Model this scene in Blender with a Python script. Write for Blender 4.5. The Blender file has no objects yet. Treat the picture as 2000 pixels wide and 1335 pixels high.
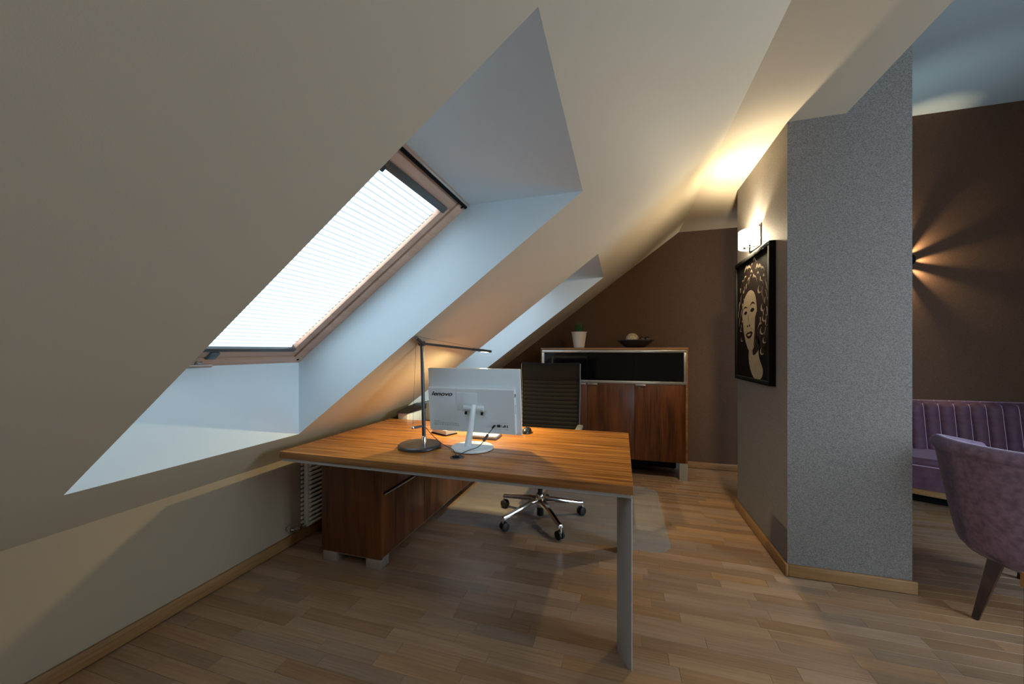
import bpy, bmesh, math, random
from mathutils import Vector, Matrix
random.seed(7)
C = bpy.context.scene.collection
sc = bpy.context.scene
PI = math.pi

# ------------------------------------------------------------------ camera
cam_data = bpy.data.cameras.new('camera'); cam = bpy.data.objects.new('camera', cam_data); C.objects.link(cam)
cam.location = (0, 0, 1.3)
cam.rotation_euler = (PI/2, 0, 0.2872)
cam_data.sensor_fit = 'HORIZONTAL'; cam_data.sensor_width = 36
cam_data.lens = 722.7/2000*36
cam_data.shift_y = 16.1/2000
cam_data.clip_start = .02
sc.camera = cam

# ------------------------------------------------------------------ world, exposure
w = bpy.data.worlds.new('sky'); sc.world = w; w.use_nodes = True
w.node_tree.nodes['Background'].inputs[0].default_value = (.90, .95, 1, 1)
w.node_tree.nodes['Background'].inputs[1].default_value = 5.0
sc.view_settings.view_transform = 'Standard'; sc.view_settings.look = 'None'
sc.view_settings.gamma = 1; sc.view_settings.use_curve_mapping = False
sc.view_settings.exposure = 0.0
sc.cycles.use_denoising = True
sc.cycles.max_bounces = 10; sc.cycles.diffuse_bounces = 6; sc.cycles.glossy_bounces = 4
sc.cycles.sample_clamp_indirect = 6; sc.cycles.caustics_reflective = False; sc.cycles.caustics_refractive = False
sc.cycles.blur_glossy = 0.5

def light(name, kind, loc, energy, color, target=None, rot=None, **kw):
    d = bpy.data.lights.new(name, kind); d.energy = energy; d.color = color
    for k, v in kw.items(): setattr(d, k, v)
    o = bpy.data.objects.new(name, d); C.objects.link(o); o.location = loc
    if target is not None:
        o.rotation_euler = (Vector(target)-Vector(loc)).to_track_quat('-Z', 'Y').to_euler()
    if rot: o.rotation_euler = rot
    return o
WARM = (1, .74, .42); COOL = (.58, .80, 1)
BLIND_E = 1.85          # emission of the skylight blinds, standing in for daylight
# daylight through the tall window of the lounge (right wall), and an unseen cool fill added behind the camera
light('lounge_daylight', 'AREA', (3.68, 1.05, 1.35), 62, COOL, target=(1.5, 2.2, .6), shape='RECTANGLE', size=1.2, size_y=1.3)
light('front_fill', 'AREA', (2.95, -1.6, 1.35), 11, (.80, .88, 1), target=(1.85, 2.5, .75), shape='RECTANGLE', size=1.1, size_y=1.5, spread=math.radians(95))
light('lounge_uplight', 'SPOT', (1.62, 3.9, 2.35), 26, (.75, .95, 1), target=(2.75, 4.15, 3.545), spot_size=math.radians(62), spot_blend=1, shadow_soft_size=.05)
# unseen warm fill spot added behind the camera to brighten the floor
light('floor_fill_spot', 'SPOT', (.9, -.6, 2.58), 30, (1, .80, .55), target=(.6, .5, 0), spot_size=2.6, spot_blend=1, shadow_soft_size=.12)

# ------------------------------------------------------------------ materials
def new_mat(name):
    m = bpy.data.materials.new(name); m.use_nodes = True
    return m, m.node_tree.nodes, m.node_tree.links, m.node_tree.nodes['Principled BSDF']
def setp(b, **k):
    for n, v in k.items():
        n = {'rough':'Roughness','metal':'Metallic','col':'Base Color','spec':'Specular IOR Level','coat':'Coat Weight',
             'coatr':'Coat Roughness','sheen':'Sheen Weight','sheenr':'Sheen Roughness','sheent':'Sheen Tint','trans':'Transmission Weight','ior':'IOR','alpha':'Alpha',
             'emc':'Emission Color','ems':'Emission Strength'}[n]
        if isinstance(v, tuple) and len(v) == 3: v = (*v, 1)
        b.inputs[n].default_value = v
def plain(name, col, rough=.5, metal=0, noise=0, nscale=200, bump=0, **k):
    m, N, L, b = new_mat(name); setp(b, col=col, rough=rough, metal=metal, **k)
    if noise or bump:
        tc = N.new('ShaderNodeTexCoord'); n = N.new('ShaderNodeTexNoise'); n.inputs['Scale'].default_value = nscale
        n.inputs['Detail'].default_value = 3; L.new(tc.outputs['Object'], n.inputs['Vector'])
        if noise:
            r = N.new('ShaderNodeValToRGB'); r.color_ramp.elements[0].position = .3; r.color_ramp.elements[1].position = .7
            r.color_ramp.elements[0].color = (*[c*(1-noise) for c in col], 1); r.color_ramp.elements[1].color = (*[min(1, c*(1+noise)) for c in col], 1)
            L.new(n.outputs['Fac'], r.inputs[0]); L.new(r.outputs[0], b.inputs['Base Color'])
        if bump:
            bp = N.new('ShaderNodeBump'); bp.inputs['Strength'].default_value = bump; bp.inputs['Distance'].default_value = .002
            L.new(n.outputs['Fac'], bp.inputs['Height']); L.new(bp.outputs[0], b.inputs['Normal'])
    return m
def wood(name, c1, c2, axis='X', stretch=14, scale=7, rough=.35, contrast=(.35, .65), vary=False, fine=.25, **k):
    """streaked veneer: noise stretched along the grain axis, plus a fine pore noise"""
    m, N, L, b = new_mat(name); setp(b, rough=rough, **k)
    tc = N.new('ShaderNodeTexCoord'); mp = N.new('ShaderNodeMapping')
    s = {'X': (1/stretch, 1, 1), 'Y': (1, 1/stretch, 1), 'Z': (1, 1, 1/stretch)}[axis]
    mp.inputs['Scale'].default_value = s
    vec = tc.outputs['Object']
    if vary:
        oi = N.new('ShaderNodeObjectInfo'); ge = N.new('ShaderNodeNewGeometry')
        ad = N.new('ShaderNodeMath'); ad.operation = 'ADD'; L.new(oi.outputs['Random'], ad.inputs[0]); L.new(ge.outputs['Random Per Island'], ad.inputs[1])
        fr = N.new('ShaderNodeMath'); fr.operation = 'FRACT'; L.new(ad.outputs[0], fr.inputs[0])
        mu = N.new('ShaderNodeMath'); mu.operation = 'MULTIPLY'; mu.inputs[1].default_value = 37; L.new(fr.outputs[0], mu.inputs[0])
        va = N.new('ShaderNodeVectorMath'); va.operation = 'ADD'; L.new(vec, va.inputs[0]); L.new(mu.outputs[0], va.inputs[1]); vec = va.outputs[0]
    L.new(vec, mp.inputs['Vector'])
    n = N.new('ShaderNodeTexNoise'); n.inputs['Scale'].default_value = scale; n.inputs['Detail'].default_value = 4; n.inputs['Distortion'].default_value = .6
    L.new(mp.outputs[0], n.inputs['Vector'])
    mp2 = N.new('ShaderNodeMapping'); mp2.inputs['Scale'].default_value = {'X': (.03, 1, 1), 'Y': (1, .03, 1), 'Z': (1, 1, .03)}[axis]
    L.new(vec, mp2.inputs['Vector'])
    n2 = N.new('ShaderNodeTexNoise'); n2.inputs['Scale'].default_value = 150; n2.inputs['Detail'].default_value = 2; L.new(mp2.outputs[0], n2.inputs['Vector'])
    mx = N.new('ShaderNodeMix'); mx.data_type = 'FLOAT'; mx.inputs[0].default_value = fine; L.new(n.outputs['Fac'], mx.inputs[2]); L.new(n2.outputs['Fac'], mx.inputs[3])
    r = N.new('ShaderNodeValToRGB'); r.color_ramp.elements[0].position = contrast[0]; r.color_ramp.elements[1].position = contrast[1]
    r.color_ramp.elements[0].color = (*c1, 1); r.color_ramp.elements[1].color = (*c2, 1)
    L.new(mx.outputs[0], r.inputs[0]); out = r.outputs[0]
    if vary:
        hs = N.new('ShaderNodeHueSaturation')
        mr = N.new('ShaderNodeMapRange'); mr.inputs['To Min'].default_value = .82; mr.inputs['To Max'].default_value = 1.16; L.new(fr.outputs[0], mr.inputs['Value'])
        L.new(mr.outputs[0], hs.inputs['Value'])
        mu2 = N.new('ShaderNodeMath'); mu2.operation = 'MULTIPLY'; mu2.inputs[1].default_value = 7.3; L.new(fr.outputs[0], mu2.inputs[0])
        f2 = N.new('ShaderNodeMath'); f2.operation = 'FRACT'; L.new(mu2.outputs[0], f2.inputs[0])
        mr2 = N.new('ShaderNodeMapRange'); mr2.inputs['To Min'].default_value = .85; mr2.inputs['To Max'].default_value = 1.12; L.new(f2.outputs[0], mr2.inputs['Value'])
        L.new(mr2.outputs[0], hs.inputs['Saturation']); L.new(out, hs.inputs['Color']); out = hs.outputs[0]
    L.new(out, b.inputs['Base Color'])
    bp = N.new('ShaderNodeBump'); bp.inputs['Strength'].default_value = .12; bp.inputs['Distance'].default_value = .001
    L.new(n2.outputs['Fac'], bp.inputs['Height']); L.new(bp.outputs[0], b.inputs['Normal'])
    return m
def wallpaper(name, c1, c2, sx=1, sz=1, scale=260, bump=.4, rough=.75, **k):
    m, N, L, b = new_mat(name); setp(b, rough=rough, **k)
    tc = N.new('ShaderNodeTexCoord'); mp = N.new('ShaderNodeMapping'); mp.inputs['Scale'].default_value = (sx, sx, sz)
    L.new(tc.outputs['Object'], mp.inputs['Vector'])
    n = N.new('ShaderNodeTexNoise'); n.inputs['Scale'].default_value = scale; n.inputs['Detail'].default_value = 4; L.new(mp.outputs[0], n.inputs['Vector'])
    r = N.new('ShaderNodeValToRGB'); r.color_ramp.elements[0].position = .36; r.color_ramp.elements[1].position = .64
    r.color_ramp.elements[0].color = (*c1, 1); r.color_ramp.elements[1].color = (*c2, 1)
    L.new(n.outputs['Fac'], r.inputs[0]); L.new(r.outputs[0], b.inputs['Base Color'])
    bp = N.new('ShaderNodeBump'); bp.inputs['Strength'].default_value = bump; bp.inputs['Distance'].default_value = .002
    L.new(n.outputs['Fac'], bp.inputs['Height']); L.new(bp.outputs[0], b.inputs['Normal'])
    return m
def emit(name, col, s, mixtrans=0):
    m, N, L, b = new_mat(name); N.remove(b)
    e = N.new('ShaderNodeEmission'); e.inputs[0].default_value = (*col, 1); e.inputs[1].default_value = s
    out = N['Material Output']
    if mixtrans:
        t = N.new('ShaderNodeBsdfTransparent'); mx = N.new('ShaderNodeMixShader'); mx.inputs[0].default_value = mixtrans
        L.new(e.outputs[0], mx.inputs[1]); L.new(t.outputs[0], mx.inputs[2]); L.new(mx.outputs[0], out.inputs[0])
    else: L.new(e.outputs[0], out.inputs[0])
    return m
M = {}
M['paint'] = plain('cream_paint', (.54, .48, .37), .65, bump=.10, nscale=380)
M['kneepaint'] = plain('beige_paint', (.34, .275, .19), .7, bump=.10, nscale=380)
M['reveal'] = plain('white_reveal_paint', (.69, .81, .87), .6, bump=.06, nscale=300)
M['lounge_ceil'] = plain('daylight_blue_ceiling', (.42, .50, .53), .7)  # blue cast of the window daylight is put into this base colour
M['grey_paper'] = wallpaper('grey_textured_wallpaper', (.118, .109, .101), (.240, .225, .206), 1, 1.6, 215, .5, .7, spec=.3)
M['brown_paper'] = wallpaper('brown_textured_wallpaper', (.072, .038, .022), (.130, .074, .043), 1, 3, 170, .4, .7, spec=.15)
M['oak'] = wood('oak_parquet', (.205, .120, .067), (.37, .235, .135), 'X', 10, 16, .34, (.28, .72), vary=True, fine=.5)
M['oak_under'] = plain('parquet_joint', (.10, .06, .035), .8)
M['oak_trim'] = wood('oak_skirting', (.21, .11, .040), (.34, .19, .075), 'X', 12, 12, .4, fine=.4)
M['oak_trim_y'] = wood('oak_skirting_along', (.21, .11, .040), (.34, .19, .075), 'Y', 12, 12, .4, fine=.4)
M['desk'] = wood('zebrano_desktop', (.185, .062, .012), (.47, .200, .042), 'X', 20, 40, .27, (.36, .63), fine=.24)
M['desk_edge'] = wood('zebrano_edge', (.12, .045, .012), (.30, .13, .040), 'X', 20, 40, .35, (.3, .65), fine=.2)
M['walnut'] = wood('walnut_veneer', (.040, .012, .005), (.17, .055, .015), 'Z', 9, 16, .33, (.34, .66), fine=.35)
M['walnut_side'] = wood('walnut_light_edge', (.16, .07, .025), (.34, .17, .07), 'X', 12, 18, .35, fine=.3)
M['alu'] = plain('grey_painted_metal', (.42, .43, .43), .38, .35)
M['brushed'] = plain('brushed_aluminium', (.62, .62, .60), .3, .85)
M['chrome'] = plain('polished_chrome', (.75, .75, .74), .09, 1)
M['dark_metal'] = plain('anthracite_metal', (.075, .08, .085), .35, .6)
M['black_plastic'] = plain('black_plastic', (.012, .012, .013), .4)
M['black'] = plain('matte_black', (.006, .006, .006), .85, spec=.12)
M['white_plastic'] = plain('glossy_white_plastic', (.62, .70, .74), .25)
M['white_port'] = plain('grey_print', (.25, .28, .30), .5)
M['leather'] = plain('grey_brown_leather', (.0075, .0072, .007), .6, spec=.10, noise=.12, nscale=300, bump=.2)
M['smoked'] = plain('black_smoked_glass', (.004, .004, .005), .06, 0, spec=.35)
M['pine'] = wood('pink_lacquered_pine', (.46, .29, .20), (.62, .42, .31), 'Y', 14, 14, .38, fine=.35)
M['pot'] = plain('cream_ceramic', (.62, .54, .46), .45)
M['soil'] = plain('potting_soil', (.03, .02, .012), .9)
M['grass'] = plain('grass_blade', (.035, .12, .022), .5, noise=.4, nscale=30)
M['velvet'] = plain('purple_velvet', (.20, .135, .215), .7, noise=.30, nscale=38, bump=.2, sheen=.6, sheenr=.4, sheent=(.8, .72, .85, 1))
M['velvet_dark'] = plain('aubergine_velvet', (.085, .035, .060), .7, noise=.25, nscale=18, bump=.2, sheen=.5, sheenr=.4, sheent=(.7, .5, .65, 1))
M['piping'] = plain('lilac_piping', (.48, .34, .44), .6)
M['darkwood'] = wood('dark_stained_wood', (.016, .006, .004), (.05, .018, .010), 'Z', 9, 20, .35)
M['radiator'] = plain('white_enamel', (.62, .60, .56), .35)
M['rubber'] = plain('black_rubber', (.015, .015, .015), .6)
M['cable'] = plain('black_cable', (.01, .01, .01), .5)
M['blind_bar'] = plain('grey_blind_rail', (.10, .11, .11), .35, .5)
M['blue_grey'] = plain('blue_grey_plastic', (.10, .14, .17), .4)
M['sepia0'] = plain('black_print', (.004, .0035, .003), .85, spec=.08)
M['sepia1'] = plain('sepia_print', (.26, .21, .135), .8, noise=.2, nscale=60)
M['sepia2'] = plain('sepia_dark_print', (.014, .007, .005), .85, spec=.1)
M['shell'] = plain('speckled_shell', (.40, .30, .19), .4, noise=.6, nscale=90)
M['printer_grey'] = plain('grey_plastic', (.20, .20, .19), .5)
M['white_wall_side'] = plain('off_white_plastic', (.68, .66, .60), .4)
M['red_print'] = plain('red_print', (.5, .08, .05), .5)
m, N, L, b = new_mat('window_glass'); setp(b, col=(.9, .95, 1), rough=.02)
t = N.new('ShaderNodeBsdfTransparent'); mx = N.new('ShaderNodeMixShader'); mx.inputs[0].default_value = .08
L.new(t.outputs[0], mx.inputs[1]); L.new(b.outputs[0], mx.inputs[2]); L.new(mx.outputs[0], N['Material Output'].inputs[0]); M['glass'] = m
# translucent chair mat
m, N, L, b = new_mat('clear_chair_mat'); setp(b, col=(.60, .66, .72), rough=.16, spec=.8)
t = N.new('ShaderNodeBsdfTransparent'); t.inputs[0].default_value = (.93, .95, .96, 1); mx = N.new('ShaderNodeMixShader'); mx.inputs[0].default_value = .13
L.new(t.outputs[0], mx.inputs[1]); L.new(b.outputs[0], mx.inputs[2]); L.new(mx.outputs[0], N['Material Output'].inputs[0]); M['mat'] = m
# pleated fabric: its own emission stands in for daylight behind, dimmed at the folds
m, N, L, b = new_mat('emissive_pleated_fabric'); setp(b, col=(.72, .75, .80), rough=.9, emc=(.66, .86, 1), ems=BLIND_E)
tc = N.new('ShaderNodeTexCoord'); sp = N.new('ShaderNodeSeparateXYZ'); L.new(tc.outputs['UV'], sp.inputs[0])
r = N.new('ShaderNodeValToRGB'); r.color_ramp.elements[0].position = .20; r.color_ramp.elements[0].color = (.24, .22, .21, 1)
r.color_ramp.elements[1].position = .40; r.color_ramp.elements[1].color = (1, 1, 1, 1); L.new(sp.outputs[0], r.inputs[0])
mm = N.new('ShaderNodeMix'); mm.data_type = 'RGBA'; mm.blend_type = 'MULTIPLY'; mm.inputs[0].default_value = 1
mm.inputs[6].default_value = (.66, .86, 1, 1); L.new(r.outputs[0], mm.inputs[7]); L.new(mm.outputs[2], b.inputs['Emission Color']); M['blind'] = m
M['shade'] = emit('lit_frosted_glass', (1, .93, .78), 4.0, .55)
M['led'] = emit('lit_led_strip', (1, .82, .50), 14)

# ------------------------------------------------------------------ mesh builder
ORG = {}
class MB:
    def __init__(s, T=None): s.v = []; s.f = []; s.uv = None; s.T = T
    def add(s, vs, fs):
        k = len(s.v); s.v += [tuple(v) for v in vs]; s.f += [tuple(i+k for i in f) for f in fs]; return s
    def box(s, x0, x1, y0, y1, z0, z1, b=0):
        if b <= 0:
            vs = [(x, y, z) for z in (z0, z1) for y in (y0, y1) for x in (x0, x1)]
            return s.add(vs, [(0, 2, 3, 1), (4, 5, 7, 6), (0, 1, 5, 4), (2, 6, 7, 3), (0, 4, 6, 2), (1, 3, 7, 5)])
        bm = bmesh.new(); bmesh.ops.create_cube(bm, size=1)
        for v in bm.verts:
            v.co = Vector(((x0+x1)/2+v.co.x*(x1-x0), (y0+y1)/2+v.co.y*(y1-y0), (z0+z1)/2+v.co.z*(z1-z0)))
        bmesh.ops.bevel(bm, geom=bm.edges[:], offset=b, segments=2, profile=.5, affect='EDGES')
        return s.bm(bm)
    def bm(s, bm):
        bm.verts.index_update(); s.add([v.co for v in bm.verts], [[v.index for v in f.verts] for f in bm.faces]); bm.free(); return s
    def prism(s, pts, axis, a, c):
        """polygon pts in the two other axes (in xyz order), extruded along axis from a to c"""
        def mk(p, t): return {'x': (t, p[0], p[1]), 'y': (p[0], t, p[1]), 'z': (p[0], p[1], t)}[axis]
        n = len(pts)
        return s.add([mk(p, a) for p in pts]+[mk(p, c) for p in pts],
                     [tuple(range(n))[::-1], tuple(range(n, 2*n))]+[(i, (i+1) % n, n+(i+1) % n, n+i) for i in range(n)])
    def lathe(s, prof, c=(0, 0, 0), n=32, sx=1, sy=1):
        """prof: list of (r, z), revolved round z through c"""
        k = len(s.v); R = []
        for r_, z in prof:
            if r_ < 1e-6: s.v.append((c[0], c[1], c[2]+z)); R.append([len(s.v)-1])
            else:
                ids = []
                for i in range(n):
                    a = 2*PI*i/n; s.v.append((c[0]+r_*sx*math.cos(a), c[1]+r_*sy*math.sin(a), c[2]+z)); ids.append(len(s.v)-1)
                R.append(ids)
        for A, B in zip(R, R[1:]):
            for i in range(n):
                j = (i+1) % n
                if len(A) == 1 and len(B) == 1: continue
                if len(A) == 1: s.f.append((A[0], B[j], B[i]))
                elif len(B) == 1: s.f.append((A[i], A[j], B[0]))
                else: s.f.append((A[i], A[j], B[j], B[i]))
        return s
    def tube(s, pts, r, n=10, caps=True, flat=1.0):
        pts = [Vector(p) for p in pts]; rs = r if isinstance(r, (list, tuple)) else [r]*len(pts)
        prev = None; rings = []
        for i, p in enumerate(pts):
            t = (pts[min(i+1, len(pts)-1)]-pts[max(i-1, 0)]).normalized()
            if prev is None:
                u = Vector((0, 0, 1)) if abs(t.z) < .9 else Vector((1, 0, 0))
                u = (u-t*u.dot(t)).normalized()
            else: u = (prev-t*prev.dot(t)).normalized()
            prev = u; v = t.cross(u); ids = []
            for k in range(n):
                a = 2*PI*k/n; s.v.append(tuple(p+u*math.cos(a)*rs[i]*flat+v*math.sin(a)*rs[i])); ids.append(len(s.v)-1)
            rings.append(ids)
        for A, B in zip(rings, rings[1:]):
            for k in range(n): j = (k+1) % n; s.f.append((A[k], A[j], B[j], B[k]))
        if caps: s.f.append(tuple(rings[0][::-1])); s.f.append(tuple(rings[-1]))
        return s
    def grid(s, fn, nu, nv):
        k = len(s.v)
        for j in range(nv+1):
            for i in range(nu+1): s.v.append(tuple(fn(i/nu, j/nv)))
        for j in range(nv):
            for i in range(nu):
                a = k+j*(nu+1)+i; s.f.append((a, a+1, a+nu+2, a+nu+1))
        return s
    def build(s, name, mat, parent=None, smooth=35, local=False, fixn=True):
        vs = s.v
        if s.T: vs = [s.T(*v) for v in vs]
        o_ = (0, 0, 0) if (parent is None or local) else ORG.get(parent, (0, 0, 0))
        if o_ != (0, 0, 0): vs = [(v[0]-o_[0], v[1]-o_[1], v[2]-o_[2]) for v in vs]
        me = bpy.data.meshes.new(name); me.from_pydata([tuple(v) for v in vs], [], s.f); me.validate()
        if fixn:
            bm = bmesh.new(); bm.from_mesh(me); bmesh.ops.recalc_face_normals(bm, faces=bm.faces); bm.to_mesh(me); bm.free()
        if smooth:
            for p in me.polygons: p.use_smooth = True
            me.set_sharp_from_angle(angle=math.radians(smooth))
        me.materials.append(M[mat] if isinstance(mat, str) else mat)
        ob = bpy.data.objects.new(name, me); C.objects.link(ob)
        if parent is not None: ob.parent = parent; ORG[ob] = ORG.get(parent, (0, 0, 0))
        return ob
def catmull(P, n=8):
    P = [Vector(p) for p in P]; out = []
    for i in range(len(P)-1):
        a, b, c, d = P[max(i-1, 0)], P[i], P[i+1], P[min(i+2, len(P)-1)]
        for k in range(n):
            t = k/n; out.append(.5*((2*b)+(c-a)*t+(2*a-5*b+4*c-d)*t*t+(3*b-a-3*c+d)*t**3))
    out.append(P[-1]); return out
def thing(name, label, cat, loc=(0, 0, 0), rz=0, group=None):
    o = bpy.data.objects.new(name, None); C.objects.link(o); o.location = loc; o.rotation_euler = (0, 0, rz); o.empty_display_size = .1
    o['label'] = label; o['category'] = cat
    if group: o['group'] = group
    ORG[o] = tuple(loc); return o
def struct(o, label=None):
    o['kind'] = 'structure'
    if label: o['label'] = label
    return o
def sempty(name, loc=(0, 0, 0)):
    o = bpy.data.objects.new(name, None); C.objects.link(o); o.location = loc; o['kind'] = 'structure'; ORG[o] = tuple(loc); o.empty_display_size = .1; return o

# ------------------------------------------------------------------ room shell
XL, YB, YF, XR = -2.115, 4.493, -2.8, 3.78
KZ, SL = .585, .7445
AL = math.atan(SL); CA, SA = math.cos(AL), math.sin(AL)
ZF = 2.617                                   # flat ceiling
XC = XL+(ZF-KZ)/SL                           # crease slope / flat
XE = 1.20; ZL = 3.545                        # free edge of the flat ceiling, lounge ceiling
zs = lambda x: KZ+SL*(x-XL)
SX0, SX1 = -1.815, -.17; WINS = [(.773, 1.728), (2.885, 3.830)]
DZ = .42                                     # window plane lies this much above the slope
zw = lambda x: zs(x)+DZ
# ceiling : slope with two openings, flat strip, riser
mb = MB(); ys = [YF, WINS[0][0], WINS[0][1], WINS[1][0], WINS[1][1], YB]; xs = [XL, SX0, SX1, XC]
for i in range(3):
    for j in range(5):
        if i == 1 and j in (1, 3): continue
        x0, x1, y0, y1 = xs[i], xs[i+1], ys[j], ys[j+1]
        mb.add([(x0, y0, zs(x0)), (x1, y0, zs(x1)), (x1, y1, zs(x1)), (x0, y1, zs(x0))], [(0, 1, 2, 3)])
mb.add([(XC, YF, ZF), (XE, YF, ZF), (XE, YB, ZF), (XC, YB, ZF)], [(0, 1, 2, 3)])
ceil = struct(mb.build('ceiling', 'paint', smooth=0))
mb = MB().add([(XE, YF, ZF), (XE, YB, ZF), (XE, YB, ZL), (XE, YF, ZL)], [(0, 1, 2, 3)]).build('riser', 'lounge_ceil', ceil, smooth=0)
struct(MB().box(XE-.02, XR, YF, YB, ZL, ZL+.05).build('ceiling', 'lounge_ceil', smooth=0), 'high ceiling of the lounge, tinted with the blue of daylight')
struct(MB().box(XL-.1, XL, YF, YB+.1, -.02, KZ).build('wall_left', 'kneepaint', smooth=0))
pf = [(XL, 0), (XR, 0), (XR, ZL), (XE, ZL), (XE, ZF), (XC, ZF), (XL, KZ)]
struct(MB().prism(pf, 'y', YB, YB+.1).build('wall_back', 'brown_paper', smooth=0))
struct(MB().prism(pf, 'y', YF-.1, YF).build('wall_front', 'paint', smooth=0))
mb = MB()                                     # right wall round the tall window
for (a, b_, z0, z1) in ((YF, .3, 0, ZL), (1.9, YB, 0, ZL), (.3, 1.9, 0, .65), (.3, 1.9, 2.75, ZL)): mb.box(XR, XR+.1, a, b_, z0, z1)
struct(mb.build('wall_right', 'brown_paper', smooth=0))
# partition block between study and lounge
PX0, PX1, PY0, PY1 = .92, 1.49, 2.50, 3.455
mb = MB().prism([(PX0, 0), (PX1, 0), (PX1, ZL), (XE+.001, ZL), (XE+.001, ZF), (PX0, ZF)], 'y', PY0, PY1)
struct(mb.build('wall_middle', 'grey_paper', smooth=0), 'grey wallpapered partition between study and lounge')
# skirting boards
def skirt(name, pts_box, mat): 
    x0, x1, y0, y1 = pts_box; struct(MB().box(x0, x1, y0, y1, .004, .072, .004).build(name, mat))
skirt('baseboard_left', (XL, XL+.016, YF, YB), 'oak_trim_y')
skirt('baseboard_back', (XL+.016, XR, YB-.016, YB), 'oak_trim')
skirt('baseboard_middle', (PX0-.016, PX0, PY0-.016, PY1+.016), 'oak_trim_y')
skirt('baseboard_middle', (PX0, PX1+.016, PY0-.016, PY0), 'oak_trim')

# ------------------------------------------------------------------ parquet: single staves
fl = struct(MB().box(XL-.1, XR+.1, YF, YB, -.06, -.006).build('floor', 'oak_under', smooth=0))
FP = 722.7; cy_, sy_ = math.cos(.2872), math.sin(.2872)
def px(x, y):                                  # size of a stave in the photograph, to choose the nearest ones
    d = -sy_*x+cy_*y
    if d < .3: return None
    return 1000+FP*(cy_*x+sy_*y)/d, 683.6+FP*1.3/d, d
SW = .0695; LENS = [.28, .38, .48, .60]
staves = []; y = YF; row = 0
while y < YB:
    x = XL-random.random()*.4
    while x < XR:
        l = random.choice(LENS)
        staves.append((x, y, l)); x += l
    y += SW; row += 1
def shown(s):
    p = px(s[0]+s[2]/2, s[1]+SW/2)
    if not p: return 0
    if -60 < p[0] < 2060 and p[1] < 1400:
        cx, cyy = s[0]+s[2]/2, s[1]
        if PX0 < cx < PX1 and cyy > PY0: return 0
        if -1.8 < cx < -1.36 and cyy > 1.85: return 0
        if cx > 1.5 and cyy > 2.6: return .5/p[2]**3
        return 1/p[2]**3
    return 0
staves.sort(key=shown, reverse=True)
SV = {}
def stave_geo(l, x0=0, y0=0, z=0, e=.0003, c=.0007):
    a, b_, c0, d = x0+e, x0+l-e, y0+e, y0+SW-e
    vs = [(a, c0, z-.006), (b_, c0, z-.006), (b_, d, z-.006), (a, d, z-.006), (a, c0, z-c), (b_, c0, z-c), (b_, d, z-c), (a, d, z-c),
          (a+c, c0+c, z), (b_-c, c0+c, z), (b_-c, d-c, z), (a+c, d-c, z)]
    fs = [(0, 1, 5, 4), (1, 2, 6, 5), (2, 3, 7, 6), (3, 0, 4, 7), (4, 5, 9, 8), (5, 6, 10, 9), (6, 7, 11, 10), (7, 4, 8, 11), (8, 9, 10, 11)]
    return vs, fs
for l in LENS:
    o = MB().add(*stave_geo(l)).build('stave', 'oak', fl, smooth=0); SV[l] = o.data
    bpy.data.objects.remove(o)
for s in staves[:299]:
    o = bpy.data.objects.new('stave', SV[s[2]]); C.objects.link(o); o.parent = fl; o.location = (s[0], s[1], 0)
mb = MB()
for s in staves[299:]: mb.add(*stave_geo(s[2], s[0], s[1]))
o = mb.build('parquet', 'oak', fl, smooth=0, fixn=False); o['kind'] = 'stuff'

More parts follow.
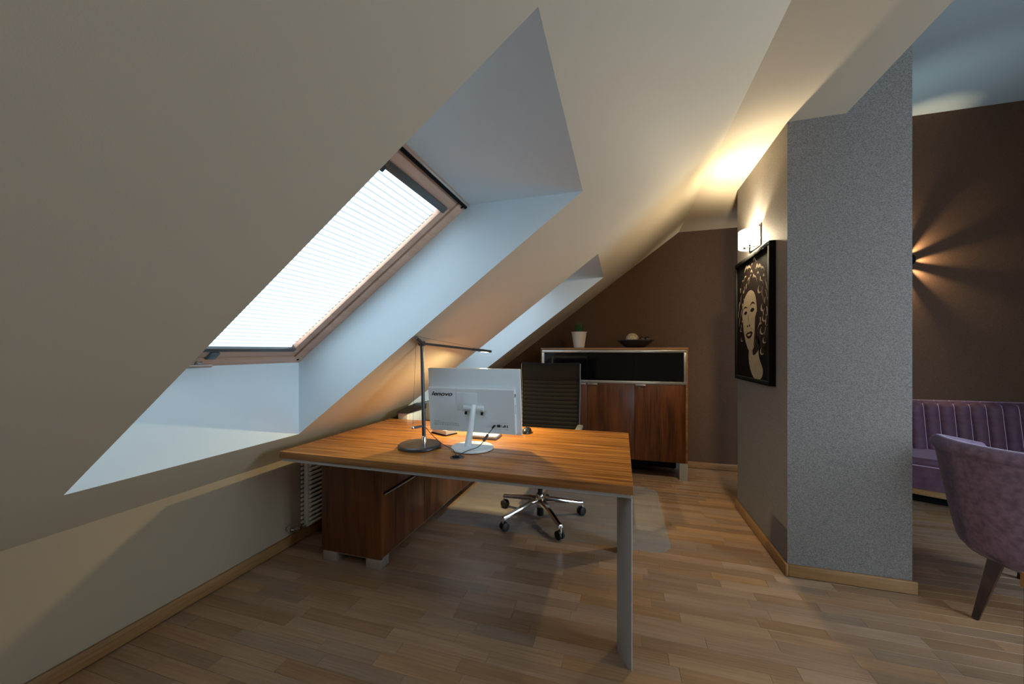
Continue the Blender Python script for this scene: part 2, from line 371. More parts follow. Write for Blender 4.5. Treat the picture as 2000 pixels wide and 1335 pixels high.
# ------------------------------------------------------------------ roof windows
def roof_window(idx, y0, y1):
    w_ = sempty('window_%d' % idx, (SX0, (y0+y1)/2, zw(SX0)))
    xt = XL+(zs(SX1)-DZ-KZ)/SL                  # x where the window plane reaches the lintel height
    W = y1-y0; yc = (y0+y1)/2; Ls = (xt-SX0)/CA
    def T(s_, y, n): return (SX0+CA*s_-SA*n, yc+y, zw(SX0)+SA*s_+CA*n)   # s up the slope, n outward
    # plastered reveal: upright below, level above, two cheeks
    mb = MB(); zt = zs(SX1)
    mb.add([(SX0, y0, zs(SX0)), (SX0, y1, zs(SX0)), (SX0, y1, zw(SX0)), (SX0, y0, zw(SX0))], [(0, 1, 2, 3)])
    mb.add([(SX1, y0, zt), (SX1, y1, zt), (xt, y1, zt), (xt, y0, zt)], [(0, 1, 2, 3)])
    for y in (y0, y1): mb.add([(SX0, y, zs(SX0)), (SX1, y, zt), (xt, y, zt), (SX0, y, zw(SX0))], [(0, 1, 2, 3)])
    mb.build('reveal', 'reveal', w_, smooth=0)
    h = W/2
    f = MB(T); F1 = .066
    f.box(-.03, .05, -h-.04, h+.04, 0, .14, .003); f.box(Ls-.018, Ls+.05, -h-.04, h+.04, 0, .14, .003)
    f.box(.05, Ls-.018, -h-.04, -h+F1, 0, .14, .003); f.box(.05, Ls-.018, h-F1, h+.04, 0, .14, .003)
    fr = f.build('frame', 'pine', w_)
    f = MB(T); a = h-F1-.006; S = .045
    f.box(.056, .115, -a, a, .006, .07, .003); f.box(Ls-.085, Ls-.028, -a, a, .006, .07, .003)
    f.box(.115, Ls-.085, -a, -a+S, .006, .07, .003); f.box(.115, Ls-.085, a-S, a, .006, .07, .003)
    sash = f.build('sash', 'pine', w_)
    MB(T).box(.11, Ls-.08, -a+S-.01, a-S+.01, .052, .058).build('pane', 'glass', sash, smooth=0)
    MB(T).box(Ls-.030, Ls-.016, -h+.004, h-.004, -.006, .0005).build('vent_slot', 'black', w_, smooth=0)
    MB(T).box(Ls-.014, Ls-.006, -h+.004, h-.004, -.004, .001).build('vent_strip', 'brushed', w_, smooth=0)
    for yy in (-h+.03, h-.03):
        for ss in (.03, Ls-.035): MB(lambda x, y, z, T=T, ss=ss, yy=yy: T(ss+x, yy+y, -z)).lathe([(0, .003), (.007, .002), (.008, -.001)], n=12).build('screw_cap', 'black', w_)
    # pleated blind between the sash rails
    e = a-S-.020; s0, s1 = .128, Ls-.118; n = 42; mb = MB(T); uv = []
    for k in range(n+1):
        t = s0+(s1-s0)*k/n
        for half in (0, 1):
            if k == n and half: break
            tt = t+half*(s1-s0)/n*.5; nn = .024 if half else .012
            mb.v += [(tt, -e, nn), (tt, e, nn)]
    for k in range(2*n): q = 2*k; mb.f.append((q, q+1, q+3, q+2))
    bl = mb.build('pleated_blind', 'blind', w_, smooth=0, fixn=False)
    uvl = bl.data.uv_layers.new(name='UVMap')
    for p in bl.data.polygons:
        for li in p.loop_indices:
            vi = bl.data.loops[li].vertex_index//2
            uvl.data[li].uv = ((vi % 2), 0)
    MB(T).box(s0-.022, s0+.002, -a+S-.004, a-S+.004, -.002, .028, .004).build('bottom_rail', 'blind_bar', bl)
    MB(T).box(s1, s1+.034, -a+S-.008, a-S+.008, -.006, .03, .004).build('head_rail', 'blind_bar', bl)
    mb = MB(T); k = 0; t = s0
    while t < s1-.03:                            # guide cord seen where it passes in front of each fold
        mb.tube([(t, e-.012, .008), (t+.018, e-.016, .004)], .0016, 6); t += (s1-s0)/n
    mb.build('guide_cord', 'white_port', bl)
    mb = MB(T)
    mb.box(s1-.012, s1+.012, -.20, -.10, -.018, -.004, .003); mb.box(s1-.02, s1-.006, -.165, -.135, -.022, -.010, .003)
    mb.build('blind_catch', 'black_plastic', bl)
    # handle bar and latch low in the middle
    hd = MB(T).tube([(.034, -.22, -.024), (.034, -.035, -.024)], .010, 12, flat=.7).build('handle', 'brushed', w_)
    MB(T).box(.024, .044, -.09, -.07, -.018, 0, .003).build('handle_post', 'brushed', hd)
    MB(T).box(.024, .044, -.20, -.18, -.018, 0, .003).build('handle_post', 'brushed', hd)
    MB(T).box(.060, .104, -.062, -.026, -.010, .008, .004).build('latch', 'blue_grey', w_)
    return w_
for i, (a, b_) in enumerate(WINS): roof_window(i+1, a, b_)
# tall lounge window, outside the picture
w3 = sempty('window_3', (XR, 1.1, .65)); mb = MB()
for bx in ((.3, .36, .65, 2.75), (1.84, 1.9, .65, 2.75), (.36, 1.84, .65, .71), (.36, 1.84, 2.69, 2.75), (1.07, 1.13, .71, 2.69)):
    mb.box(XR, XR+.07, bx[0], bx[1], bx[2], bx[3], .004)
mb.build('frame', 'pine', w3); MB().box(XR+.03, XR+.036, .36, 1.84, .71, 2.69).build('pane', 'glass', w3, smooth=0)

# ------------------------------------------------------------------ desk
DX0, DX1, DY0, DY1 = -1.783, .046, 1.572, 2.582
desk = thing('desk', 'large executive desk with streaked orange-brown wood top and grey metal blade leg', 'desk', (-.87, 2.07, 0))
MB().box(DX0, DX1, DY0, DY1, .714, .7488, .001).build('desktop', 'desk_edge', desk)
MB().box(DX0+.001, DX1-.001, DY0+.001, DY1-.001, .7489, .75).build('top_veneer', 'desk', desk, smooth=0)
mb = MB()
mb.box(DX0+.012, DX1-.006, DY0+.006, DY0+.055, .698, .7135); mb.box(DX0+.012, DX1-.006, DY1-.055, DY1-.006, .698, .7135)
mb.box(DX0+.012, DX0+.06, DY0+.055, DY1-.055, .698, .7135); mb.box(DX1-.055, DX1-.006, DY0+.055, DY1-.055, .698, .7135)
mb.build('underframe', 'alu', desk)
leg = [(.040, 1.576), (.043, 1.580), (.043, 1.700), (-.018, 1.700), (-.018, 1.668), (.022, 1.590)]
MB().prism(leg, 'z', 0, .698).build('leg', 'alu', desk)
MB().prism([(p[0], DY0+DY1-p[1]) for p in leg], 'z', .0035, .698).build('leg', 'alu', desk)
g = MB().lathe([(0, .001), (.026, .001), (.028, .003), (.034, .003), (.036, 0), (.036, -.001)], (-.808, 1.742, .7503), 32).build('cable_grommet', 'dark_metal', desk)
MB().lathe([(0, .0), (.02, .0), (.02, .0018), (0, .0018)], (-.814, 1.738, .7513), 20).build('grommet_brush', 'black', g)

# low pedestal cabinet that carries the left of the desk
GX0, GX1, GY0, GY1 = -1.785, -1.357, 1.872, 3.62
ped = thing('pedestal_cabinet', 'long low dark walnut drawer cabinet under the left of the desk', 'cabinet', (-1.57, 2.7, 0))
MB().box(GX0, GX1-.02, GY0+.02, GY1, .062, .676, .001).build('body', 'walnut', ped)
MB().box(GX0, GX1, GY0, GY0+.02, .062, .676, .001).build('end_panel', 'walnut', ped)
MB().box(GX0, GX1, GY0, GY1, .677, .690, .001).build('top_panel', 'walnut', ped)
def front(name, y0, y1, z0, z1): return MB().box(GX1-.0195, GX1-.001, y0+.0015, y1-.0015, z0, z1, .001).build(name, 'walnut', ped)
d1 = front('drawer', GY0+.02, 2.37, .452, .674); d2 = front('drawer', GY0+.02, 2.37, .066, .440)
MB().box(GX1-.001, GX1+.012, 1.90, 2.23, .438, .446, .002).build('handle', 'brushed', d2)
d3 = front('door', 2.37, 2.99, .066, .674); d4 = front('door', 2.99, GY1, .066, .674)
MB().box(GX1-.001, GX1+.012, 2.80, 2.96, .664, .670, .002).build('handle', 'brushed', d3)
for (x0, x1) in ((GX0+.005, GX0+.105), (GX1-.11, GX1-.008)):
    for (y0, y1) in ((GY0+.004, GY0+.09), (GY1-.09, GY1-.004)): MB().box(x0, x1, y0, y1, 0, .056, .002).build('foot', 'brushed', ped)
MB().box(GX0+.01, GX1-.01, GY0+.004, GY1-.01, .056, .0615).build('base_strip', 'brushed', ped, smooth=0)

# things at the back of the cabinet
pr = thing('printer', 'off-white office printer with black lid on the low cabinet behind the desk lamp', 'printer', (-1.62, 2.85, .690))
PT = lambda x, y, z: (x, y, z)
MB().box(-1.725, -1.640, 2.60, 2.86, .692, .795, .004).build('body', 'white_wall_side', pr)
MB().box(-1.6395, -1.637, 2.635, 2.855, .70, .788, .001).build('side_panel', 'white_plastic', pr)
MB().box(-1.637, -1.636, 2.825, 2.840, .735, .775).build('logo_stripe', 'red_print', pr, smooth=0)
MB().prism([(2.58, .797), (2.90, .797), (2.90, .838), (2.86, .838), (2.60, .812)], 'x', -1.728, -1.625).build('lid', 'black_plastic', pr)
MB().box(-1.70, -1.535, 2.87, 3.06, .692, .836, .006).build('paper_tray', 'printer_grey', pr)

# ------------------------------------------------------------------ all-in-one computer seen from behind
mon = thing('computer_monitor', 'white desktop computer seen from behind on a round foot', 'computer', (-.80, 1.93, .75))
ZB, ZT_ = .821, 1.197
def MT(x, y, z):                                # tilted: z along the panel, y depth (toward the user)
    a = math.radians(6.5); dz = z-ZB; return (x, 2.005+y*math.cos(a)-dz*math.sin(a)+0, ZB+dz*math.cos(a)+y*math.sin(a))
MB(MT).box(-1.100, -.535, 0, .022, ZB, ZT_, .004).build('panel', 'white_plastic', mon)
MB(MT).box(-1.085, -.550, .0222, .024, ZB+.02, ZT_-.012, .001).build('screen', 'smoked', mon)
hm = MB(MT).prism([(-.036, ZB+.016), (-.036, 1.086), (-.030, 1.093), (0, 1.098), (0, ZB+.010)], 'x', -1.085, -.562).build('rear_housing', 'white_plastic', mon)
MB(MT).box(-.562, -.5605, -.026, -.012, 1.045, 1.062, .0005).build('side_slot', 'black', hm)
MB(MT).box(-.562, -.5608, -.022, -.016, .95, 1.0, .0002).build('side_slot', 'white_port', hm)
MB(MT).box(-.905, -.780, -.0375, -.035, .960, 1.066, .0008).build('mount_cover', 'white_plastic', hm)
# small print and ports
mb = MB(MT); x = -1.058
mb.box(-1.058, -1.024, -.0364, -.0360, .890, .8925)
random.seed(3)
for r_ in range(3):
    x = -1.058
    while x < -.905:
        w_ = random.uniform(.004, .014); mb.box(x, x+w_, -.0364, -.0360, .868+r_*.0068, .8705+r_*.0068); x += w_+.004
mb.tube([(-1.050+.008*math.cos(t), -.0362, .872+.006*math.sin(t)) for t in [i*PI/6 for i in range(12)]], .0006, 4)
mb.build('small_print', 'white_port', hm, smooth=0)
mb = MB(MT)
for (a, b_, c, d) in ((-.686, -.676, .876, .886), (-.668, -.662, .874, .888), (-.660, -.650, .873, .889), (-.646, -.642, .875, .888), (-.634, -.628, .873, .881), (-.624, -.617, .874, .888), (-.609, -.604, .873, .888)):
    mb.box(a, b_, -.0368, -.0360, c, d)
mb.build('port', 'black', hm, smooth=0)
mb = MB(MT)
for (a, b_, c, d) in ((-.702, -.598, .897, .8980), (-.702, -.7012, .872, .897), (-.68, -.64, .862, .8632), (-.625, -.60, .862, .8632), (-.718, -.712, .884, .8855)): mb.box(a, b_, -.0364, -.0360, c, d)
mb.build('port_frame', 'white_port', hm, smooth=0)
# stand
st = MB().lathe([(0, .0), (.113, .0), (.118, .003), (.118, .009), (.114, .013), (0, .014)], (-.800, 1.925, .7505), 48).build('foot', 'white_plastic', mon)
mb = MB(); rings = []
P0, P1 = Vector((-.827, 1.925, .762)), Vector((-.797, 1.938, .985))
mb.tube([P0, P0.lerp(P1, .33), P0.lerp(P1, .66), P1, P1+Vector((.001, .002, .008))], [.030, .026, .023, .022, .017], 20, flat=.62)
mb.build('neck', 'white_plastic', mon)
hg = MB().tube([(-.862, 1.952, .972), (-.742, 1.952, .972)], .017, 20).build('hinge', 'white_plastic', mon)
for x in (-.850, -.752): MB().tube([(x, 1.951, .950), (x, 1.945, .936)], .0065, 12).build('hinge_bolt', 'black', hg)
# maker's lettering
tcu = bpy.data.curves.new('lettering', 'FONT'); tcu.body = 'lenovo'; tcu.size = .041; tcu.shear = .35; tcu.extrude = .0004; tcu.offset = .0008; tcu.space_character = 1.0
to = bpy.data.objects.new('lettering_tmp', tcu); C.objects.link(to); bpy.context.view_layer.update()
tm = bpy.data.meshes.new_from_object(to.evaluated_get(bpy.context.evaluated_depsgraph_get())); bpy.data.objects.remove(to)
o_ = ORG[hm]
for v in tm.vertices:
    q = MT(-1.066+v.co.x*1.17, -.0366-v.co.z, 1.043+v.co.y*.80); v.co = (q[0]-o_[0], q[1]-o_[1], q[2]-o_[2])
tm.materials.clear(); tm.materials.append(M['black']); lt = bpy.data.objects.new('lettering', tm); C.objects.link(lt); lt.parent = hm
# cables to the grommet
cb = thing('monitor_cable', 'black power cable from the white computer to the desk grommet', 'cable', (-.80, 1.75, .752))
a = MT(-.684, -.040, .880)
path = catmull([a, (a[0]-.004, a[1]-.014, a[2]-.012), (-.705, 1.925, .838), (-.725, 1.90, .800), (-.745, 1.872, .776), (-.775, 1.835, .768), (-.790, 1.79, .766), (-.806, 1.752, .757)], 8)
MB().tube(path, .0022, 8).build('cord', 'cable', cb)
MB().tube([(-.706, 1.923, .835), (-.724, 1.901, .802)], .0075, 12).build('ferrite_bead', 'black_plastic', cb)
MB().tube([Vector(a)+Vector((0, .002, 0)), Vector(a)+Vector((-.002, -.016, -.006))], .006, 10).build('plug', 'black_plastic', cb)

# ------------------------------------------------------------------ desk lamp
lamp = thing('desk_lamp', 'slim anthracite desk lamp with a round base, its long arm lit above the desk', 'lamp', (-1.10, 1.872, .75))
MB().lathe([(0, 0), (.116, 0), (.121, .004), (.121, .014), (.114, .0205), (0, .021)], (-1.10, 1.872, .7505), 56).build('base', 'dark_metal', lamp)
MB().lathe([(0, 0), (.013, 0), (.013, .045), (.010, .050), (0, .050)], (-1.060, 1.848, .771), 20).build('collar', 'chrome', lamp)
J = Vector((-1.079, 1.858, 1.338))
MB().tube([(-1.060, 1.848, .80), tuple(J)], [.0105, .0095], 12).build('pole', 'dark_metal', lamp)
HE = Vector((-.902, 2.48, 1.292)); dv = (HE-J).normalized()
side = dv.cross(Vector((0, 0, 1))).normalized(); up = side.cross(dv)
def bar(a, b_, w_, h_):
    vs = []
    for p in (a, b_):
        for (i, j) in ((-1, -1), (1, -1), (1, 1), (-1, 1)): vs.append(p+side*i*w_+up*j*h_)
    return MB().add(vs, [(0, 3, 2, 1), (4, 5, 6, 7), (0, 1, 5, 4), (1, 2, 6, 5), (2, 3, 7, 6), (3, 0, 4, 7)])
arm = bar(J-dv*.0, HE, .010, .0065).build('arm', 'dark_metal', lamp)
hd = bar(HE-dv*.19, HE+dv*.012, .013, .008).build('lamp_head', 'dark_metal', lamp)
bar(HE-dv*.085-up*.0085, HE-dv*.02-up*.0085, .009, .0010).build('led_strip', 'led', hd)
TT = Vector((-1.030, 1.715, 1.366))
MB().tube([tuple(J+dv*.02), tuple(J), tuple(TT)], [.010, .012, .009], 10).build('tail_arm', 'dark_metal', lamp)
MB().tube([tuple(J-side*.016), tuple(J+side*.016)], .014, 16).build('joint', 'dark_metal', lamp)
br = MB().tube([(-1.063, 1.849, .876), (-1.098, 1.80, .874)], .0065, 10).build('cord_bracket', 'dark_metal', lamp)
MB().lathe([(0, -.008), (.008, -.006), (.009, .002), (.006, .008), (0, .009)], (-1.10, 1.798, .874), 14).build('bracket_knob', 'chrome', br)
MB().tube([tuple(TT+Vector((0, 0, .006))), (-1.10, 1.798, .882)], .0008, 6).build('tension_wire', 'dark_metal', lamp)
MB().tube([tuple(TT+Vector((0, 0, .008))), tuple(HE-dv*.03+up*.008)], .0007, 6).build('tension_wire', 'dark_metal', lamp)
light('desk_lamp_light', 'AREA', tuple(HE-dv*.055-up*.011), 18, (1, .78, .40), target=tuple(HE-dv*.055-up*1.0+Vector((0, -.02, 0))), shape='RECTANGLE', size=.016, size_y=.07)
lc = thing('lamp_cable', 'thin black cable looping from the desk lamp to the desk grommet', 'cable', (-.83, 1.75, .752))
MB().tube(catmull([(-1.046, 1.838, .872), (-1.032, 1.835, .862), (-1.000, 1.83, .835), (-.955, 1.83, .800), (-.905, 1.82, .780), (-.860, 1.80, .772), (-.832, 1.765, .766), (-.812, 1.744, .757)], 8), .0019, 8).build('cord', 'cable', lc)

# small things and mouse behind the screen
kb = thing('slim_case', 'slim white case with grey underside on the desk behind the computer foot', 'case', (-.82, 2.20, .75))
MB().box(-.918, -.735, 2.140, 2.262, .7505, .7605, .002).build('base', 'printer_grey', kb)
MB().box(-.916, -.737, 2.142, 2.260, .7608, .772, .003).build('lid', 'white_plastic', kb)
tl = thing('notepad', 'white notepad on black backing half hidden behind the lamp pole and computer', 'notepad', (-1.14, 2.24, .75))
MB().prism([(-1.215, 2.215), (-1.075, 2.150), (-1.035, 2.235), (-1.175, 2.300)], 'z', .7505, .756).build('backing', 'black', tl)
MB().prism([(-1.210, 2.219), (-1.080, 2.158), (-1.043, 2.236), (-1.173, 2.296)], 'z', .7562, .782).build('paper_block', 'white_wall_side', tl, smooth=0)
ms = thing('mouse', 'small black computer mouse on the desk right of the computer', 'mouse', (-.605, 2.40, .75))
def mfn(u, v):
    a = 2*PI*u; r_ = math.sin(v*PI/2); h_ = math.cos(v*PI/2)
    return (-.605+.031*r_*math.cos(a), 2.40+.054*r_*math.sin(a), .7505+.036*h_**.8)
MB().grid(mfn, 28, 10).build('shell', 'black_plastic', ms, smooth=60)
MB().tube([(-.605, 2.425, .782), (-.605, 2.440, .776)], .004, 8).build('wheel', 'printer_grey', ms)

# ------------------------------------------------------------------ office chair
ch = thing('office_chair', 'dark leather swivel chair with ribbed back and polished star base behind the desk', 'chair', (-.600, 2.80, 0))
hub = Vector((-.600, 2.80, .145))
MB().lathe([(0, -.05), (.030, -.05), (.036, -.03), (.036, .035), (.028, .05), (0, .05)], tuple(hub), 24).build('hub', 'chrome', ch)
MB().lathe([(0, .03), (.026, .03), (.026, .15), (.018, .15), (.018, .40), (0, .40)], (hub.x, hub.y, 0), 24).build('gas_column', 'black_plastic', ch)
for deg, rr in ((28, .345), (94, .345), (160, .352), (232, .345), (306, .345)):
    a = math.radians(deg); d = Vector((math.cos(a), math.sin(a), 0)); n_ = Vector((-d.y, d.x, 0))
    mb = MB(); secs = [(.02, .145, .026, .020), (.10, .139, .022, .017), (.22, .118, .018, .013), (.31, .100, .015, .011), (.352, .094, .015, .012)]
    for i, (t, z, w_, h_) in enumerate(secs):
        p = Vector((hub.x, hub.y, z))+d*t*rr/.352
        for (q, e_) in ((-1, -1), (1, -1), (1, .2), (.6, 1), (-.6, 1), (-1, .2)): mb.v.append(tuple(p+n_*q*w_+Vector((0, 0, e_*h_))))
        if i:
            k = i*6
            for j in range(6): mb.f.append((k-6+j, k-6+(j+1) % 6, k+(j+1) % 6, k+j))
    mb.f += [tuple(range(6)), tuple(range(24, 30))]
    sp = mb.build('base_spoke', 'chrome', ch, smooth=50)
    c = Vector((hub.x, hub.y, 0))+d*rr
    MB().tube([(c.x, c.y, .10), (c.x, c.y, .045)], .008, 10).build('caster_stem', 'chrome', sp)
    ca = a+PI/2+(deg*7 % 50-25)*PI/180; ax = Vector((math.cos(ca), math.sin(ca), 0)); off = Vector((-ax.y, ax.x, 0))*.010
    for sgn in (-1, 1):
        p = c+off+Vector((0, 0, .0325))
        MB().tube([p+ax*sgn*.004, p+ax*sgn*.008, p+ax*sgn*.022, p+ax*sgn*.026], [.026, .0305, .0305, .024], 20).build('caster_wheel', 'rubber', sp)
MB().box(-.68, -.52, 2.72, 2.90, .395, .43, .01).build('seat_mechanism', 'black_plastic', ch)
def seatf(u, v):
    x = -.835+.50*u+.0; y = 2.55+.48*v
    e_ = max(abs(u-.5)*2, 0); f_ = max(0, (abs(v-.5)*2)); z = .505-.028*max(0, e_-.7)/.3*0-.02*math.cos(e_*PI/2)*.8
    if v < .15: z -= .03*(1-v/.15)**2
    z += .006*abs(math.sin(v*PI*11))
    return (x, y, z)
mb = MB().grid(seatf, 16, 66)
s_ = mb.build('seat', 'leather', ch, smooth=60)
so = s_.modifiers.new('thick', 'SOLIDIFY'); so.thickness = .045; so.offset = 1
def backf(u, v):
    e_ = (u-.5)*2; z = .50+.675*v+.010*e_*e_; w_ = .246-.010*(1-v)
    y = 3.085-.045*e_*e_+.02*math.sin(v*PI)-.02+.03*v
    if v < .80 and abs(e_) < .97: y -= 0.0045*abs(math.sin(v/.80*PI*16))
    elif v >= .80: y -= .010*math.sin((v-.80)/.20*PI)**.5
    return (-.567+e_*w_, y, z)
bk = MB().grid(backf, 20, 180).build('backrest', 'leather', ch, smooth=60, fixn=False)
so = bk.modifiers.new('thick', 'SOLIDIFY'); so.thickness = .022; so.offset = 1
mb = MB(); mb.tube([backf(0, v/20) for v in range(21)], .0045, 8); mb.tube([backf(1, v/20) for v in range(21)], .0045, 8)
mb.tube([(p[0], p[1]+.006, p[2]) for p in [backf(u/20, 1) for u in range(21)]], .0035, 8)
mb.build('edge_trim', 'printer_grey', bk)
for s in (-1, 1):
    x = -.585+s*.272
    ar = MB().tube(catmull([(x, 3.06, .64), (x, 2.98, .672), (x, 2.80, .675), (x, 2.68, .66), (x, 2.64, .58), (x-s*.03, 2.70, .49)], 6), .011, 10).build('armrest', 'chrome', ch)
    MB().box(x-.022, x+.022, 2.70, 2.985, .680, .704, .006).build('arm_pad', 'printer_grey', ar)

ch.location.z = .003
# chair mat: thin clear plate with rounded corners
mt = MB(); R_ = .13; mx0, mx1, my0, my1 = -1.354, .315, 2.537, 3.72; P = []
for cx, cyy, a0, R_ in ((mx1-R_, my0+R_, -90, R_), (mx1-R_, my1-R_, 0, R_), (mx0+.02, my1-.02, 90, .02), (mx0+.02, my0+.02, 180, .02)):
    for k in range(7): a = math.radians(a0+k*15); P.append((cx+R_*math.cos(a), cyy+R_*math.sin(a)))
mt = mt.prism(P, 'z', .0005, .003).build('chair_mat', 'mat', smooth=0)
mt['label'] = 'clear rectangular plastic mat on the floor under the swivel chair'; mt['category'] = 'floor mat'

# ------------------------------------------------------------------ sideboard
BX0, BX1, BY0, BY1 = -.850, .634, 4.02, 4.47
sb = thing('sideboard', 'tall walnut cabinet with a row of black glass flap doors at the back wall', 'cabinet', (-.1, 4.25, 0))
MB().box(BX0-.004, BX1+.004, BY0-.004, BY1, 1.304, 1.326, .001).build('top_panel', 'walnut_side', sb)
MB().box(BX0, BX0+.019, BY0+.002, BY1, .170, 1.3035, .001).build('side_panel', 'walnut_side', sb)
MB().box(BX1-.019, BX1, BY0+.002, BY1, .170, 1.3035, .001).build('side_panel', 'walnut_side', sb)
MB().box(BX0+.019, BX1-.019, BY0+.022, BY1, .170, 1.303, .001).build('carcass', 'walnut', sb)
dw = (BX1-BX0-.038)/3
for k in range(3):
    x0 = BX0+.019+k*dw; x1 = x0+dw
    d_ = MB().box(x0+.0015, x1-.0015, BY0, BY0+.020, .172, .950, .001).build('door', 'walnut', sb)
    hx = x0+.005 if k else x1-.115
    MB().box(hx, hx+.10, BY0-.014, BY0+.001, .936, .949, .001).build('handle', 'brushed', d_)
    MB().box(x0+.002, x1-.002, BY0+.006, BY0+.016, .982, 1.276).build('glass_door', 'smoked', sb, smooth=0)
    if k: MB().box(x0-.004, x0+.004, BY0+.0165, BY0+.021, .982, 1.276).build('divider', 'walnut', sb, smooth=0)
    MB().box(hx, hx+.10, BY0-.008, BY0+.002, 1.284, 1.293, .001).build('flap_handle', 'brushed', sb)
    if k == 2: MB(lambda x, y, z: (x0+.045+x, BY0-.001-z, .918+y)).lathe([(0, .006), (.008, .005), (.009, 0)], n=14).build('lock', 'chrome', d_)
mb = MB(); a = BX0+.012; b_ = BX1-.012
mb.box(a, b_, BY0-.003, BY0+.012, .954, .982, .001); mb.box(a, b_, BY0-.003, BY0+.012, 1.276, 1.300, .001)
mb.box(a, a+.024, BY0-.003, BY0+.012, .982, 1.276, .001); mb.box(b_-.024, b_, BY0-.003, BY0+.012, .982, 1.276, .001)
mb.build('glass_frame', 'brushed', sb)
MB().box(BX0+.10, BX1-.10, BY0+.06, BY1-.04, .10, .1695).build('plinth_panel', 'black', sb, smooth=0)
for x0 in (BX0, BX1-.075):
    for y0 in (BY0+.002, BY1-.08): MB().prism([(x0, y0), (x0+.075, y0), (x0+.075, y0+.075), (x0+.055, y0+.075), (x0+.055, y0+.012), (x0, y0+.012)], 'z', 0, .1695).build('leg', 'alu', sb)
# plant
pp = thing('potted_grass', 'cream tapered pot with short green grass, standing on the cabinet top', 'plant', (-.455, 4.20, 1.326))
MB().lathe([(0, 0), (.054, 0), (.058, .004), (.082, .168), (.088, .170), (.088, .178), (.078, .176), (.074, .165), (0, .160)], (-.455, 4.20, 1.327), 32).build('pot', 'pot', pp)
MB().lathe([(0, .0), (.072, 0), (.072, -.006)], (-.455, 4.20, 1.492), 24).build('soil', 'soil', pp)
random.seed(11); mb = MB()
for k in range(210):
    a = random.uniform(0, 2*PI); r_ = .050*math.sqrt(random.random()); h_ = random.uniform(.06, .15); ln = random.uniform(.0, .035)+(.06*random.random()**3)
    p = Vector((-.455+r_*math.cos(a), 4.2+r_*math.sin(a), 1.490)); d = Vector((math.cos(a), math.sin(a), 0)); n_ = Vector((-d.y, d.x, 0))*random.uniform(.0008, .0017)
    q = [p, p+d*ln*.2+Vector((0, 0, h_*.5)), p+d*ln*.6+Vector((0, 0, h_*.85)), p+d*ln*1.2+Vector((0, 0, h_))]
    mb.add([q[0]-n_, q[0]+n_, q[1]+n_, q[1]-n_, q[2]+n_*.7, q[2]-n_*.7, q[3]], [(0, 1, 2, 3), (3, 2, 4, 5), (5, 4, 6)])
g_ = mb.build('grass_blades', 'grass', pp, smooth=0); g_['kind'] = 'stuff'
# bowl and balls
bw = thing('bowl', 'wide flat black boat-shaped bowl on the cabinet top', 'bowl', (.145, 4.20, 1.326))
def bowl(u, v):
    a = 2*PI*u; c_, s2 = math.cos(a), math.sin(a); k = 1/max(abs(c_), abs(s2))**.55
    R = (.105+(.215-.105)*v)*k*.88 if v > 0 else .0
    return (.145+R*c_, 4.20+R*s2*.72, 1.328+.078*v**1.15+.004)
o = MB().grid(bowl, 48, 8).build('dish', 'black_plastic', bw, smooth=50, fixn=False)
so = o.modifiers.new('thick', 'SOLIDIFY'); so.thickness = .006; so.offset = 0
MB().lathe([(0, 0), (.10, 0), (.102, .004), (.095, .008), (0, .008)], (.145, 4.20, 1.3265), 32, sy=.72).build('foot', 'black_plastic', bw)
bs = thing('decorative_ball', 'pale speckled decorative ball lying in the black bowl', 'ball', (.118, 4.18, 1.341))
bm = bmesh.new(); bmesh.ops.create_icosphere(bm, subdivisions=4, radius=.068)
for v in bm.verts: v.co *= 1+.035*math.sin(v.co.x*190)*math.sin(v.co.y*190)*math.sin(v.co.z*190+1); v.co += Vector((.112, 4.18, 1.416))
MB().bm(bm).build('ball_body', 'shell', bs)
for i, (x, y, lab) in enumerate(((.205, 4.15, 'small dark glossy ball right of the pale ball in the bowl, nearer the pale ball'), (.262, 4.20, 'small dark glossy ball farthest right in the black bowl'))):
    q = thing('decorative_ball', lab, 'ball', (x, y, 1.342), group='dark balls in the bowl')
    bm = bmesh.new(); bmesh.ops.create_icosphere(bm, subdivisions=3, radius=.034)
    for v in bm.verts: v.co += Vector((x, y, 1.412+.002*i))
    MB().bm(bm).build('ball_body', M['black_plastic'] if i else M['darkwood'], q)

# ------------------------------------------------------------------ portrait in black box frame on the partition
pc = thing('framed_portrait', 'black framed sepia portrait of a curly haired woman on the grey partition', 'picture', (.92, 3.03, 1.07))
FX = .884; y0, y1, z0, z1 = 2.665, 3.395, 1.075, 1.985
mb = MB(); b_ = .028
mb.box(FX, .9195, y0, y1, z0, z0+b_, .001); mb.box(FX, .9195, y0, y1, z1-b_, z1, .001)
mb.box(FX, .9195, y0, y0+b_, z0+b_, z1-b_, .001); mb.box(FX, .9195, y1-b_, y1, z0+b_, z1-b_, .001)
mb.build('frame', 'black', pc)
pn = MB().box(.896, .918, y0+b_, y1-b_, z0+b_, z1-b_).build('print', 'sepia0', pc, smooth=0)
def tp(u, v): return (y1-(y1-y0)*u, z1-(z1-z0)*v)           # u from the far (left) side, v from the top
def flat(name, pts, lay, mat):
    P = catmull([(*p, 0) for p in pts+[pts[0]]], 6)[:-1]; P = [tp(p.x, p.y) for p in P]
    MB().prism(P, 'x', .896-.00025*lay, .896-.00025*(lay-1)).build(name, mat, pn, smooth=0)
flat('printed_neck', [(.44, .72), (.66, .68), (.70, .80), (.80, .90), (.74, .965), (.58, .97), (.46, .90), (.41, .80)], 1, 'sepia1')
flat('printed_shade', [(.52, .72), (.68, .66), (.72, .72), (.64, .77), (.54, .79)], 2, 'sepia2')
